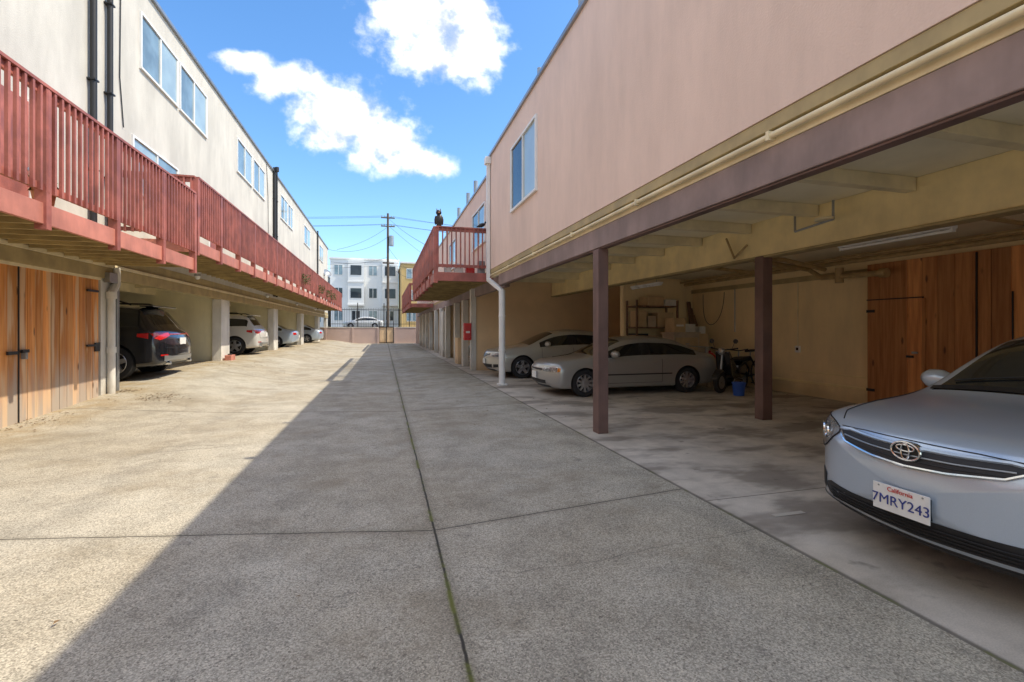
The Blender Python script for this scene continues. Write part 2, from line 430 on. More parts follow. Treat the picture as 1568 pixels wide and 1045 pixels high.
s=empty('storage_shelf'); w=P('frame_and_boxes',s)
for x in(6.8,8.1):
    w.box(x,x+.05,11.75,11.8,0,2.3,'board'); w.box(x,x+.05,12.3,12.35,0,2.3,'board')
for z in(.9,1.5,2.1): w.box(6.8,8.15,11.75,12.35,z,z+.04,'board')
w.box(6.85,7.2,11.8,12.3,.94,1.35,'dark'); w.box(6.9,7.15,11.8,12.3,1.54,2.0,'cardbrd'); w.box(7.25,7.5,11.8,12.3,.94,1.3,'cardbrd'); w.box(7.55,7.95,11.85,12.3,.94,1.2,'dark'); w.box(7.2,7.45,11.8,12.3,1.54,1.85,'cabinet')
w.box(7.5,8.0,11.8,12.3,1.54,1.95,'cardbrd'); w.box(7.2,7.7,11.8,12.3,2.14,2.4,'cardbrd'); w.box(7.75,8.1,11.8,12.3,2.14,2.32,'offwhite')
w.done(.005)
s=P('old_cabinet'); s.box(7.55,8.35,11.1,11.65,0,1.35,'cabinet'); s.box(7.52,8.38,11.07,11.68,1.35,1.39,'cabinet')
for z in(.1,.5,.9): s.box(7.60,8.30,11.085,11.10,z,z+.35,'cardbrd'); s.box(7.9,8.0,11.06,11.085,z+.16,z+.19,'steel')
s.done(.006)
s=P('cardboard_boxes'); s.box(7.6,7.95,11.15,11.6,1.392,1.78,'cardbrd'); s.box(7.98,8.3,11.2,11.6,1.392,1.62,'offwhite'); s.box(8.4,8.85,11.2,11.7,0,.55,'cardbrd'); s.box(8.42,8.80,11.25,11.65,.552,1.0,'cabinet'); s.box(8.45,8.78,11.28,11.6,1.002,1.35,'cardbrd'); s.box(8.5,8.7,11.3,11.5,1.352,1.55,'offwhite')
s.box(7.66,7.89,11.145,11.15,1.55,1.6,'offwhite'); s.done(.008)
s=P('leaning_boards'); 
for i,x in enumerate((8.85,8.92,9.0)): s.beam((x,11.8-.2*i,0),(x+.05,12.34,2.3-.2*i),.12,.03,'board')
s.done()

def bicycle(x,y,rot):
    e=empty('bicycle',(x,y,0)); e.rotation_euler=(0,math.radians(8),rot)
    w=P('wheels',e,True)
    for cx in(-.52,.52):
        w.lathe([(.33,-.022),(.355,0),(.33,.022),(.315,0)],(cx,0,.355),(0,1,0),'rubber',28,True)
        w.cyl((cx,-.03,.35),(cx,.03,.35),.03,'steel')
        for i in range(12):
            a=i*math.pi/6; w.cyl((cx,0,.35),(cx+.32*math.cos(a),0,.35+.32*math.sin(a)),.003,'steel',4)
    w.done()
    w=P('frame',e,True)
    bb=(-.05,0,.32); seat=(-.2,0,.78); head=(.33,0,.80)
    for a,b in((bb,seat),(seat,head),(bb,head),(bb,(-.52,0,.35)),(seat,(-.52,0,.35)),(head,(.52,0,.35))): w.cyl(a,b,.022,'black')
    w.cyl(seat,(-.23,0,.9),.014,'steel'); w.box(-.36,-.1,-.07,.07,.9,.95,'dark'); w.cyl(head,(.30,0,.98),.015,'steel')
    w.tube([(.36,-.28,1.02),(.30,-.05,.98),(.30,.05,.98),(.36,.28,1.02)],.014,'black')
    w.lathe([(.09,-.01),(.095,0),(.09,.01)],bb,(0,1,0),'steel',20); w.cyl((-.05,-.1,.32),(-.05,-.1,.16),.01,'steel'); w.box(-.1,0,-.16,-.08,.14,.165,'dark')
    w.done()
bicycle(8.7,9.7,math.radians(78))
def scooter(x,y,rot):
    e=empty('motor_scooter',(x,y,0)); e.rotation_euler=(0,0,rot)
    w=P('wheels',e,True)
    for cx in(-.55,.58):
        w.lathe([(.15,-.05),(.23,-.05),(.25,0),(.23,.05),(.15,.05)],(cx,0,.25),(0,1,0),'rubber',24); w.lathe([(.15,-.045),(.02,-.03)],(cx,0,.25),(0,1,0),'steel',20); w.lathe([(.15,.045),(.02,.03)],(cx,0,.25),(0,1,0),'steel',20)
    w.done()
    b=P('body',e)
    b.extr([(-.82,.60),(-.80,.72),(-.30,.70),(-.16,.62),(-.10,.34),(-.2,.28),(-.36,.36),(-.55,.52),(-.72,.50)],-.15,.15,'pblack_s')
    b.extr([(-.2,.26),(-.1,.36),(.28,.34),(.36,.42),(.48,.96),(.43,.97),(.27,.46),(.22,.26)],-.17,.17,'pblack_s')
    b.extr([(-.80,.725),(-.76,.80),(-.40,.80),(-.18,.76),(-.16,.71)],-.13,.13,'dark')
    b.extr([(.34,.44),(.42,.54),(.62,.56),(.80,.42),(.84,.34),(.70,.46),(.56,.50)],-.08,.08,'pblack_s')
    b.box(-.86,-.83,-.08,.08,.55,.64,'redl')
    b.done(.02)
    h=P('handlebar',e,True)
    h.cyl((.58,0,.25),(.45,0,.98),.025,'steel'); h.tube([(.36,-.32,1.04),(.44,-.08,1.0),(.44,.08,1.0),(.36,.32,1.04)],.016,'black')
    h.lathe([(0,.06),(.07,.05),(.09,0),(.06,-.08),(0,-.1)],(.50,0,.96),(1,0,-.1),'lamp',18)
    for sd in(-1,1):
        h.cyl((.42,sd*.2,1.02),(.40,sd*.26,1.18),.006,'black',6); h.lathe([(0,-.01),(.055,-.008),(.055,.008),(0,.01)],(.40,sd*.28,1.2),(1,0,0),'black',14)
    h.done()
M['pblack_s']=M['pblack']
scooter(8.0,9.45,math.radians(205))
def bucket(name,x,y,mat,r=.14,h=.3):
    b=P(name,smooth=True); b.lathe([(0,.01),(r*.8,.01),(r,h),(r*1.06,h),(r*1.06,h-.03),(r*.98,h-.03),(r*.92,h-.01),(r*.75,.03),(0,.03)],(x,y,0),(0,0,1),mat,20)
    b.tube([(x-r,y,h),(x-r*.8,y,h+.07),(x,y,h+.1),(x+r*.8,y,h+.07),(x+r,y,h)],.005,'steel',5); b.done()
bucket('blue_bucket',7.6,8.75,'bluebin'); bucket('white_bucket',8.6,11.0,'offwhite')
s=P('gas_can',smooth=True); s.lathe([(0,0),(.15,0),(.16,.05),(.16,.28),(.1,.36),(.04,.38),(.04,.42),(0,.42)],(8.2,10.5,.5),(0,0,1),'redpaint',16); s.box(8.0,8.4,10.3,10.7,0,.498,'cabinet'); s.done(.01)
s=P('cloth_bundle',smooth=True)
for i in range(7):
    a=random.uniform(0,6); s.lathe([(0,-.16),(.12,-.12),(.18,0),(.12,.13),(0,.16)],(8.7+.15*math.cos(a),10.5+.15*math.sin(a),.16+.1*(i%4)),(random.random()-.5,random.random()-.5,1),'dark',9)
s.done()
s=P('wall_outlet'); s.box(9.06,9.1,8.55,8.67,.95,1.1,'white'); s.box(9.055,9.06,8.58,8.64,1.0,1.06,'dark'); s.done(.004)
s=P('hanging_cord',smooth=True)
pts=[(9.08,11.9+.5*math.sin(i*.35)*.3-.05*i,2.5-.9*math.sin(i*math.pi/16)) for i in range(17)]; s.tube(pts,.008,'black',5); s.done()

# ------------------------------------------------------------ balconies
def balcony(name,x0,x1,y0,y1,zb,ztop,pstep,ends=(True,True),openside=-1,rimmat='redrim'):
    e=empty(name)
    xe=x1 if openside>0 else x0
    a,b=(xe-.05,xe) if openside>0 else (xe,xe+.05)
    r=P('rim_board',e); r.box(a,b,y0,y1,zb,zb+.25,rimmat)
    if ends[0]: r.box(x0+.052*(openside<0),x1-.052*(openside>0),y0,y0+.05,zb,zb+.25,rimmat)
    r.done(.004)
    fl=P('deck_boards',e)
    yy=y0+.06
    fl.box(x0+.055,x1-.055,y0+.055,y1-.01,zb+.20,zb+.24,'deckund')
    while yy<y1-.1:
        fl.box(x0+.055,x1-.055,yy,yy+.045,zb+.02,zb+.199,'deckund'); yy+=.42
    fl.done()
    rl=P('railing',e)
    zr=zb+.40
    c=(a+b)/2
    def run(pa,pb,horizontal):
        L=math.dist(pa,pb); n=int(L/.125)
        dx,dy=(pb[0]-pa[0])/L,(pb[1]-pa[1])/L
        def bx(s0,s1,w,z0,z1,m):
            if horizontal: rl.box(pa[0]+dx*s0,pa[0]+dx*s1,pa[1]-w,pa[1]+w,z0,z1,m)
            else: rl.box(pa[0]-w,pa[0]+w,pa[1]+s0,pa[1]+s1,z0,z1,m)
        bx(0,L,.022,zr,zr+.08,'redwood'); bx(0,L,.022,ztop-.13,ztop-.04,'redwood'); bx(0,L,.065,ztop-.038,ztop,'redwood')
        for i in range(n):
            s0=(i+.5)*L/n; j=random.uniform(-.005,.005)
            bxo=.018
            if horizontal: rl.box(pa[0]+dx*s0-bxo,pa[0]+dx*s0+bxo,pa[1]-.041-bxo,pa[1]-.0225,zr-.02,ztop-.041,'redwood')
            else:
                xa=pa[0]+openside*.0225; xb=pa[0]+openside*.058
                rl.box(min(xa,xb),max(xa,xb),pa[1]+s0-bxo+j,pa[1]+s0+bxo+j,zr-.02,ztop-.041,'redwood')
    run((c,y0+.05),(c,y1-.05),False)
    wall=x0 if openside>0 else x1
    if ends[0]: run((min(c,wall),y0+.03),(max(c,wall),y0+.03),True)
    y=y0
    while y<=y1+.01:
        yy=min(max(y,y0+.05),y1-.05)
        if openside>0: rl.box(a-.04,b+.03,yy-.045,yy+.045,zb-.06,ztop-.039,'redwood')
        else: rl.box(a-.03,b+.04,yy-.045,yy+.045,zb-.06,ztop-.039,'redwood')
        y+=pstep
    rl.done()
    return e
balcony('wooden_balcony',-5.4,-3.9,-2.35,11.5,2.74,4.4,1.54,(False,True),1)
balcony('wooden_balcony',-5.4,-3.9,11.56,47.5,3.14,4.78,1.56,(True,True),1)
balcony('wooden_balcony',1.4,3.1,13.5,24,2.86,4.42,1.55,(True,True),-1,'redwood')
balcony('wooden_balcony',1.6,3.1,31,44,2.86,4.42,1.55,(True,True),-1,'redwood')
s=P('balcony_clutter'); s.box(2.0,2.25,13.7,13.95,3.1,3.4,'white'); s.box(2.35,2.6,13.75,14.0,3.1,3.35,'redpaint'); s.box(2.7,2.9,13.7,13.9,3.1,3.5,'steel'); s.box(1.7,1.9,13.72,13.9,3.1,3.3,'white'); s.done(.02)

o=P('owl_decoy',smooth=True)
ox,oy,oz=1.52,13.56,4.42
o.lathe([(0,0),(.07,0),(.075,.04),(.10,.12),(.105,.20),(.085,.29),(.06,.33),(0,.34)],(ox,oy,oz),(.05,0,1),'black',16)
o.lathe([(0,-.085),(.05,-.07),(.08,-.02),(.08,.02),(.055,.065),(0,.08)],(ox-.01,oy-.02,oz+.39),(0,0,1),'black',16)
for sx in(-.045,.045): o.lathe([(.022,0),(0,.07)],(ox-.01+sx,oy-.02,oz+.45),(sx*3,0,1),'black',8)
o.lathe([(.018,0),(0,.05)],(ox-.01,oy-.09,oz+.38),(0,-1,-.4),'amber',8)
for sx in(-.09,.09): o.lathe([(0,-.16),(.03,-.1),(.045,0),(.03,.09),(0,.12)],(ox+sx,oy+.01,oz+.19),(-sx*.8,0,1),'black',10)
o.done()
o=P('crow',smooth=True)
ox=2.75
o.lathe([(0,-.16),(.03,-.1),(.06,0),(.05,.08),(.02,.13),(0,.14)],(ox,13.56,4.52),(1,0,.4),'black',12)
o.lathe([(0,-.04),(.035,0),(.0,.045)],(ox+.13,13.56,4.61),(0,0,1),'black',10); o.lathe([(.014,0),(0,.06)],(ox+.155,13.56,4.61),(1,0,-.1),'black',6)
for q in(-.02,.02): o.cyl((ox,13.56+q,4.42),(ox,13.56+q,4.48),.005,'black',5)
o.done()

# ------------------------------------------------------------ left building
cream=empty('cream_apartment_building')
XL=-5.4
w=P('upper_walls',cream)
w.box(-15,XL,-10,50,3.02,9.38,'cream'); w.box(-15,XL+.07,-10.05,50.05,9.38,9.46,'steel')
w.done()
w=P('windows',cream)
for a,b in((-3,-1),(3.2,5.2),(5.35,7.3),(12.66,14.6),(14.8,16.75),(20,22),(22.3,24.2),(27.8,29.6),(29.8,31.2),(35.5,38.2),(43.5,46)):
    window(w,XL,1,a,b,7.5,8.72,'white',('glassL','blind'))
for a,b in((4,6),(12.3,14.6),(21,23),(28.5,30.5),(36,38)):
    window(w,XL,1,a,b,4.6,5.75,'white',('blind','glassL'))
w.done()
w=P('doors',cream)
for a in(8.2,17,25,33,41):
    z=3.42 if a>11 else 3.0
    w.box(XL,XL+.03,a,a+.9,z,z+2.05,'redwood'); w.box(XL,XL+.05,a-.07,a,z,z+2.1,'white'); w.box(XL,XL+.05,a+.9,a+.97,z,z+2.1,'white'); w.box(XL+.03,XL+.08,a+.8,a+.84,z+.95,z+1.0,'steel')
w.done(.004)
w=P('drain_pipes',cream,True)
for y,r in((10.7,.055),(11.26,.05),(26,.07),(26.5,.05),(42,.06)):
    w.cyl((XL+.08,y,3.1),(XL+.08,y,9.6),r,'dark')
    for z in(4.5,6.2,8): w.box(XL,XL+.14,y-.07,y+.07,z,z+.03,'dark')
w.tube([(XL+.02,11.8,9.3),(XL+.02,11.75,6.8),(XL+.02,11.9,5.8)],.012,'dark',5)
w.tube([(XL+.02,24.6,9.3),(XL+.02,24.9,7.8),(XL+.02,25,5.0)],.012,'dark',5)
w.cyl((XL+.2,26,9.4),(XL+.2,26,9.62),.09,'dark')
w.done()
w=P('header_trim',cream)
w.box(XL-.12,XL+.02,-10,50,2.50,2.73,'olive'); w.box(XL-.15,XL+.04,-10,50,2.735,2.80,'creamtrim'); w.box(XL-.3,XL,-10,50,2.80,3.02,'olive')
w.done(.005)
w=P('garage_piers',cream)
for a,b in((11.15,11.65),(18.3,19.2),(26.3,27.3),(34.5,35.6),(43,44.2),(49.2,50)):
    w.box(XL-.3,XL-.02,a,b,-.05,2.50,'offwhite')
for y in(11.3,18.4,26.4,34.6,43.1): w.box(-11,XL-.3,y,y+.18,-.05,3.0,'paleyel')
w.box(-11.2,-11,-10,50,-.05,3.0,'paleyel'); w.box(-11,XL-.3,-10,50,2.95,3.018,'ceil')
for y in(13,15,17,20.5,23,25.5,29,32,37,40): w.box(-11,XL-.3,y,y+.1,2.75,2.949,'creamtrim')
w.box(-7.6,-7.4,11.5,50,2.6,2.949,'creamtrim')
w.done(.006)
w=P('pipes_at_pier',cream,True)
w.cyl((XL+.06,11.35,.05),(XL+.06,11.35,2.2),.065,'offwhite'); w.tube([(XL+.06,11.35,2.2),(XL+.06,11.55,2.42),(XL+.05,11.55,2.75)],.07,'offwhite')
w.cyl((XL+.06,11.35,2.1),(XL+.06,11.35,2.24),.09,'offwhite'); w.cyl((XL+.06,11.35,1.0),(XL+.06,11.35,1.12),.08,'offwhite')
w.cyl((XL+.05,11.6,.1),(XL+.05,11.6,2.6),.03,'steel'); w.box(XL,XL+.1,11.2,11.6,2.42,2.62,'steel')
w.done()
gd=P('wooden_garage_door')
y=11.05; 
while y>-6:
    gd.box(XL-.08,XL-.02+random.uniform(-.006,.006),y-.183,y,.02,2.45,'doorwood'); y-=.19
for a in(8.95,6.9,4.8): gd.box(XL-.03,XL-.008,a,a+.02,.02,2.45,'dark')
gd.box(XL-.1,XL-.0,-6,11.12,2.452,2.498,'creamtrim')
gd.box(XL-.01,XL+.03,8.98,9.12,1.12,1.17,'black'); gd.box(XL-.01,XL+.02,8.7,8.9,1.1,1.15,'black'); gd.box(XL-.01,XL+.05,9.0,9.05,1.02,1.12,'steel')
for z in(1.15,2.2): gd.box(XL-.01,XL+.02,10.65,11.0,z,z+.04,'black')
gd.box(XL-.01,XL+.015,10.9,11.05,1.05,1.22,'black')
gd.done(.002)
def domelight(x,y,z):
    d=P('wall_lamp',smooth=True); d.cyl((x,y,z),(x,y,z+.05),.08,'steel',16); d.lathe([(.07,0),(.065,-.05),(.04,-.09),(0,-.10)],(x,y,z),(0,0,1),'tube',16); d.done()
for y in(15.2,23.5,31,39): domelight(XL+.3,y,2.98)
d=P('satellite_dish',smooth=True); d.lathe([(0,0),(.2,.03),(.38,.11),(.42,.14)],(-5.2,47,6.6),(.5,-.6,.5),'steel',20); d.cyl((-5.4,47,6.4),(-5.2,47,6.6),.03,'steel'); d.done()
d=P('red_toolbox'); d.box(-5.35,-5.15,18.4,18.9,.36,.56,'redrim'); d.box(-5.3,-5.2,18.55,18.75,.56,.60,'dark'); d.done(.01)

def plant(name,x,y,z,r,h,mats,n=160,pot=True):
    e=empty(name)
    if pot:
        q=P('pot',e,True); q.lathe([(0,0),(.09,0),(.12,.2),(.13,.2),(.13,.23),(.11,.23),(.10,.19),(0,.19)],(x,y,z),(0,0,1),'terracotta',16); q.done()
    q=P('leaves',e)
    for i in range(n):
        a=random.uniform(0,6.28); rr=r*math.sqrt(random.random()); hh=h*random.random()
        c=Vector((x+rr*math.cos(a),y+rr*math.sin(a)*1.5,z+.2+hh))
        d1=Vector((random.uniform(-1,1),random.uniform(-1,1),random.uniform(-.3,1))).normalized()*.05
        d2=d1.cross(Vector((random.random(),random.random(),random.random()))).normalized()*.02
        q.add([c-d1,c+d2,c+d1,c-d2],[(0,1,2,3)],random.choice(mats))
    q.done()
plant('potted_plant',-4.1,4.9,3.0,.2,.2,['leaf','leaf','leaf','flower'])
plant('potted_plant',-4.1,5.6,3.0,.2,.2,['leaf','leaf','leaf','creamtrim'])
plant('potted_plant',-4.1,7.2,3.0,.12,.15,['leaf','leaf','flower'],80)
for y in(25,31,35,38): plant('hanging_plant',-3.75,y,4.35-.9,.25,.5,['leaf','leaf','leaf'],200,False)
lp=P('leaf_litter')
for cx,cy,n,rr in((-4.3,10.9,150,.7),(-5.2,11.5,90,.4),(-5.2,9,120,.9),(-1,2,6,3),(8.2,9.0,40,.8),(2.7,8,25,3),(-5,17,60,2)):
    for i in range(n):
        x=cx+random.gauss(0,rr*.35); y=cy+random.gauss(0,rr*.35)
        z=gz(x,y)+.006+random.random()*.015; a=random.uniform(0,6.28); s_=random.uniform(.008,.03)
        dx,dy=math.cos(a)*s_,math.sin(a)*s_
        lp.add([(x-dx,y-dy,z),(x+dy*.5,y-dx*.5,z+random.uniform(0,.012)),(x+dx,y+dy,z),(x-dy*.5,y+dx*.5,z+random.uniform(0,.01))],[(0,1,2,3)],'litter')
lp.done()

# ------------------------------------------------------------ end of alley
w=P('boundary_wall'); w.box(-11,-.55,48.5,48.7,-.05,1.55,'blockwall'); w.box(1.0,3.6,48.5,48.7,-.05,1.55,'blockwall'); w.box(-11,-.55,48.47,48.73,1.553,1.62,'offwhite'); w.box(1,3.6,48.47,48.73,1.553,1.62,'offwhite')
for x in(-8,-5.5,-3,-.6,1.0): w.box(x-.05,x+.15,48.44,48.498,0,1.55,'blockwall')
w.done(.01)
w=P('gate'); w.box(-.5,.95,48.55,48.6,.1,1.6,'tan'); w.box(-.5,-.42,48.5,48.54,.05,2.2,'black'); w.box(.2,.28,48.5,48.54,.05,2.2,'black'); w.box(.88,.95,48.5,48.54,.05,2.2,'black'); w.box(-.42,.88,48.5,48.54,1.6,1.66,'black'); w.done()
w=P('iron_fence')
x=-5.0
while x<3.4: w.box(x-.012,x+.012,48.58,48.604,1.62,3.5,'black'); x+=.16
w.box(-5,3.4,48.575,48.61,1.9,1.95,'black'); w.box(-5,3.4,48.575,48.61,3.3,3.35,'black')
for x in(-5,-2.5,0,2.5): w.box(x-.04,x+.04,48.56,48.62,1.62,4.0,'black')
w.done()
w=P('street'); w.box(-150,150,51.5,66,-.05,1.45,'asphalt'); w.done()
w=P('sidewalk'); w.box(-150,150,48.9,51.4,-.05,1.5,'earth'); w.box(-150,150,66.1,69,-.05,1.6,'earth'); w.done()
w=P('hill_terrace'); w.box(-150,150,69.1,260,-.05,1.58,'earth'); w.done()
def block(name,x0,x1,y0,y1,z1,mat,floors,cols,bal=None,z0=1.6):
    e=empty(name); w=P('walls',e); w.box(x0,x1,y0,y1,z0-.2,z1,mat); w.box(x0-.15,x1+.15,y0-.15,y1,z1,z1+.25,'white'); w.done()
    w=P('windows',e); fh=(z1-z0)/floors; cw=(x1-x0)/cols
    for f in range(floors):
        for c in range(cols):
            xa=x0+cw*c+cw*.25; xb=xa+cw*.45; za=z0+fh*f+fh*.32; zb=za+fh*.42
            w.box(xa-.08,xb+.08,y0-.05,y0,za-.08,zb+.08,'white'); w.box(xa,xb,y0-.07,y0-.052,za,zb,'glassD' if (f+c)%2 else 'glassL'); w.box((xa+xb)/2-.04,(xa+xb)/2+.04,y0-.09,y0-.072,za,zb,'white')
    w.done()
    if bal:
        w=P('bays',e)
        for c in bal:
            xa=x0+cw*c; w.box(xa+.1,xa+cw-.1,y0-.9,y0-.1,z0+fh*.95,z1-.3,mat)
            for f in range(1,floors):
                za=z0+fh*f+fh*.3; w.box(xa+.5,xa+cw-.5,y0-.95,y0-.902,za,za+fh*.42,'glassD'); w.box(xa+.05,xa+cw-.05,y0-1.0,y0-.903,z0+fh*f-.1,z0+fh*f+.15,'white')
        w.done()
    return e
block('white_apartment_house',-8.3,2.3,80,92,12.6,'fargrey',3,4,(1,3))
block('ochre_house',2.5,9,72,86,11.2,'ochre',3,2)
block('grey_house',9.5,22,80,92,11,'farwhite',3,4)
block('beige_house',-24,-9,82,94,10,'farwhite',3,5)
block('tan_house',-42,-25,82,94,12,'ochre',3,5)
block('white_house',23,40,82,94,12,'fargrey',3,5)
w=P('utility_pole',smooth=True); px,py=.45,58
w.cyl((px,py,1.4),(px,py,15.2),.17,'polewood',12,.12)
for z in(14.6,13.6): w.box(px-.8,px+.8,py-.06,py+.06,z,z+.12,'polewood')
for z in(14.72,13.72):
    for x in(-.7,-.4,.4,.7): w.cyl((px+x,py,z),(px+x,py,z+.2),.05,'steel',8)
w.cyl((px+.4,py-.2,11.3),(px+.4,py-.2,12.5),.28,'steel'); w.box(px-.6,px+.7,py-.1,py+.1,9.2,9.35,'polewood')
w.done()
w=P('overhead_wires',smooth=True)
def wire(a,b,sag,r=.015):
    pts=[]
    for i in range(13):
        t=i/12; v=Vector(a).lerp(Vector(b),t); v.z-=sag*4*t*(1-t); pts.append(v)
    w.tube(pts,r,'black',5)
for z,x in((14.85,-.7),(14.85,.7),(13.9,-.4),(13.9,.4),(9.4,-.4),(9.0,.4)):
    wire((px+x,py,z),(-45,60+x,z),1.0); wire((px+x,py,z),(45,60+x,z),1.0)
wire((px,py,13.6),(-4.5,49.5,9.3),.4); wire((px,py,11.2),(3.5,46,6.3),.5); wire((px,py,10),(-5,49,8),.4)
wire((px,py,14.7),(3.3,30,6.4),.3); wire((px,py,12.4),(-5.3,49,9.2),.8); wire((px,py,9.3),(3.6,46,6.4),.7); wire((px,py,13.8),(9,74,11),.3)
w.done()

# ------------------------------------------------------------ cars
def ringpts(st):
    x,w,zb,zs,zr,wr=st
    h=[(0,zb),(w*.86,zb),(w*.965,zb+.025),(w*.995,zb+.12),(w,zb+(zs-zb)*.5),(w*.992,zb+(zs-zb)*.85),(w*.945,zs)]
    if wr is None: h+=[(w*.87,zs+(zr-zs)*.42),(w*.80,zs+(zr-zs)*.66),(w*.42,zs+(zr-zs)*.93),(0,zr)]
    else: h+=[(wr+.045,zr-.115),(wr-.01,zr-.055),(wr*.55,zr-.010),(0,zr)]
    return [(x,a,b) for a,b in h]
def wheel(e,x,y,r,side,style=0,w=.2):
    p=P('wheel',e,True); s=side
    A=(0,s,0)
    p.lathe([(r*.68,-w),(r*.93,-w),(r,-w+.03),(r,-.03),(r*.95,0),(r*.70,.005),(r*.66,-.01),(r*.64,-w*.9)],(x,y,r),A,'rubber',32,True)
    p.lathe([(r*.66,-.012),(r*.63,-.005),(r*.60,-.03),(r*.58,-.1),(0,-.11)],(x,y,r),A,'rim',32)
    ns=[5,10,7][style]
    for i in range(ns):
        a=2*math.pi*i/ns+.3; wd=(.075,.045,.05)[style]
        ca,sa=math.cos(a),math.sin(a)
        c0=Vector((x,y+s*-.025,r)); c1=c0+Vector((ca,0,sa))*r*.62
        t=Vector((-sa,0,ca)); o=Vector((0,s*.018,0))
        k=wd*r/.33
        vs=[c0+t*k*.7-o*2,c0-t*k*.7-o*2,c1-t*k*.5-o*2,c1+t*k*.5-o*2,c0+t*k*.7+o,c0-t*k*.7+o,c1-t*k*.5+o*.6,c1+t*k*.5+o*.6]
        p.add(vs,[(0,1,2,3),(4,5,6,7),(0,1,5,4),(1,2,6,5),(2,3,7,6),(3,0,4,7)],'rim')
    p.lathe([(.06,-.03),(.055,.0),(0,.004)],(x,y,r),A,'rim',16)
    p.lathe([(r*.57,-.095),(.07,-.098)],(x,y,r),A,'dark',24)
    p.done()
class Car:
    def __init__(s,name,X0,Yc,Z0,st,base,roofS,roofE,deck,pillars,mat,wx,wr,bendF=.42,bendR=.2,style=0,glassfrac=.3,rearfrac=.75,zw=0):
        s.e=empty(name,(X0,Yc,Z0)); s.mat=mat
        L=st[-1][0]
        rings=[];tag=[]
        def inset(rp,f,dx):
            zc=(rp[0][2]+rp[-1][2])/2
            return [(x+dx,y*f,zc+(z-zc)*f) for x,y,z in rp]
        first=ringpts(st[0]); last=ringpts(st[-1])
        for f,dx in((.12,-.035),(.35,-.033),(.6,-.028),(.82,-.018)): rings.append(inset(first,f,dx)); tag.append(-1)
        for i,q in enumerate(st):
            rp=ringpts(q); rings.append(rp); tag.append(i)
            if i==base or i==roofE:
                nx=ringpts(st[i+1]); fr=glassfrac if i==base else rearfrac
                rings.append([tuple(a+(b-a)*fr for a,b in zip(u,v)) for u,v in zip(rp,nx)]); tag.append(i+.5)
        for f,dx in((.82,.012),(.6,.02),(.35,.024),(.12,.025)): rings.append(inset(last,f,dx)); tag.append(len(st)+1)
        NP=11; vs=[]; idx=[]
        def bend(x,y):
            k=(abs(y)/.9)**2.6
            f=min(1,max(0,1-x/1.1)); r=min(1,max(0,1-(L-x)/.8))
            return x+k*bendF*f**1.2-k*bendR*r**1.2
        for rp in rings:
            row=[]
            for (x,y,z) in rp: vs.append((bend(x,y),y,z)); row.append(len(vs)-1)
            left=[row[0]]
            for (x,y,z) in rp[1:-1]: vs.append((bend(x,y),-y,z)); left.append(len(vs)-1)
            left.append(row[-1]); idx.append((row,left))
        fs=[];mi=[]
        for k in range(len(rings)-1):
            t=tag[k]
            for sd in(0,1):
                A=idx[k][sd];B=idx[k+1][sd]
                for i in range(NP-1):
                    m=0
                    if i==0 and 0<=t<len(st)-1: m=2
                    if i==6 and (base+.5)<=t<roofE+.5: m=1
                    if i==6 and int(t) in pillars and t==int(t): m=2
                    if i in(8,9) and (base<=t<roofS): m=1
                    if i in(8,9) and (roofE<=t<deck): m=1
                    fs.append((A[i],A[i+1],B[i+1],B[i])); mi.append(m)
        for k in(0,len(rings)-1):
            R,Lf=idx[k]
            for i in range(NP-1):
                q=[R[i],R[i+1],Lf[i+1],Lf[i]]; q2=[]
                for v in q:
                    if v not in q2: q2.append(v)
                fs.append(tuple(q2)); mi.append(0)
        me=bpy.data.meshes.new('body'); me.from_pydata(vs,[],fs)
        for m in(mat,M['carglass'],M['dark']): me.materials.append(m)
        me.polygons.foreach_set('material_index',mi)
        bm=bmesh.new(); bm.from_mesh(me); bmesh.ops.recalc_face_normals(bm,faces=bm.faces); bm.to_mesh(me); bm.free()
        ob=bpy.data.objects.new('tmp',me); COL.objects.link(ob)
        sb=ob.modifiers.new('s','SUBSURF'); sb.levels=3; sb.render_levels=3
        c=P('cut',smooth=False); hw=st[4][1]
        for x in wx:
            for sd in(-1,1): c.cyl((x,sd*(hw-.27),wr+zw),(x,sd*(hw+.3),wr+zw),wr*1.13,'dark',40)
        cut=c.done()
        b=ob.modifiers.new('b','BOOLEAN'); b.operation='DIFFERENCE'; b.object=cut; b.solver='EXACT'
        try: b.material_mode='TRANSFER'
        except Exception: pass
        dg=bpy.context.evaluated_depsgraph_get(); ev=ob.evaluated_get(dg)
        nm=bpy.data.meshes.new_from_object(ev); 
        bpy.data.objects.remove(cut); bpy.data.objects.remove(ob)
        nm.name='body'; nm.polygons.foreach_set('use_smooth',[True]*len(nm.polygons)); nm.set_sharp_from_angle(angle=math.radians(42))
        bo=bpy.data.objects.new('body',nm); COL.objects.link(bo); bo.parent=s.e
        bm=bmesh.new(); bm.from_mesh(nm); s.bvh=BVHTree.FromBMesh(bm); bm.free()
        for x in wx:
            for sd in(-1,1): wheel(s.e,x,sd*(hw-.02),wr,sd,style)
        s.L=L; s.hw=hw
    def hit(s,dir,a,z):
        if dir=='f': o=Vector((-2,a,z)); d=Vector((1,0,0))
        elif dir=='r': o=Vector((s.L+2,a,z)); d=Vector((-1,0,0))
        elif dir=='n': o=Vector((a,-3,z)); d=Vector((0,1,0))
        elif dir=='p': o=Vector((a,3,z)); d=Vector((0,-1,0))
        else: o=Vector((a,z,4)); d=Vector((0,0,-1))
        h=s.bvh.ray_cast(o,d)[0]
        return h,d
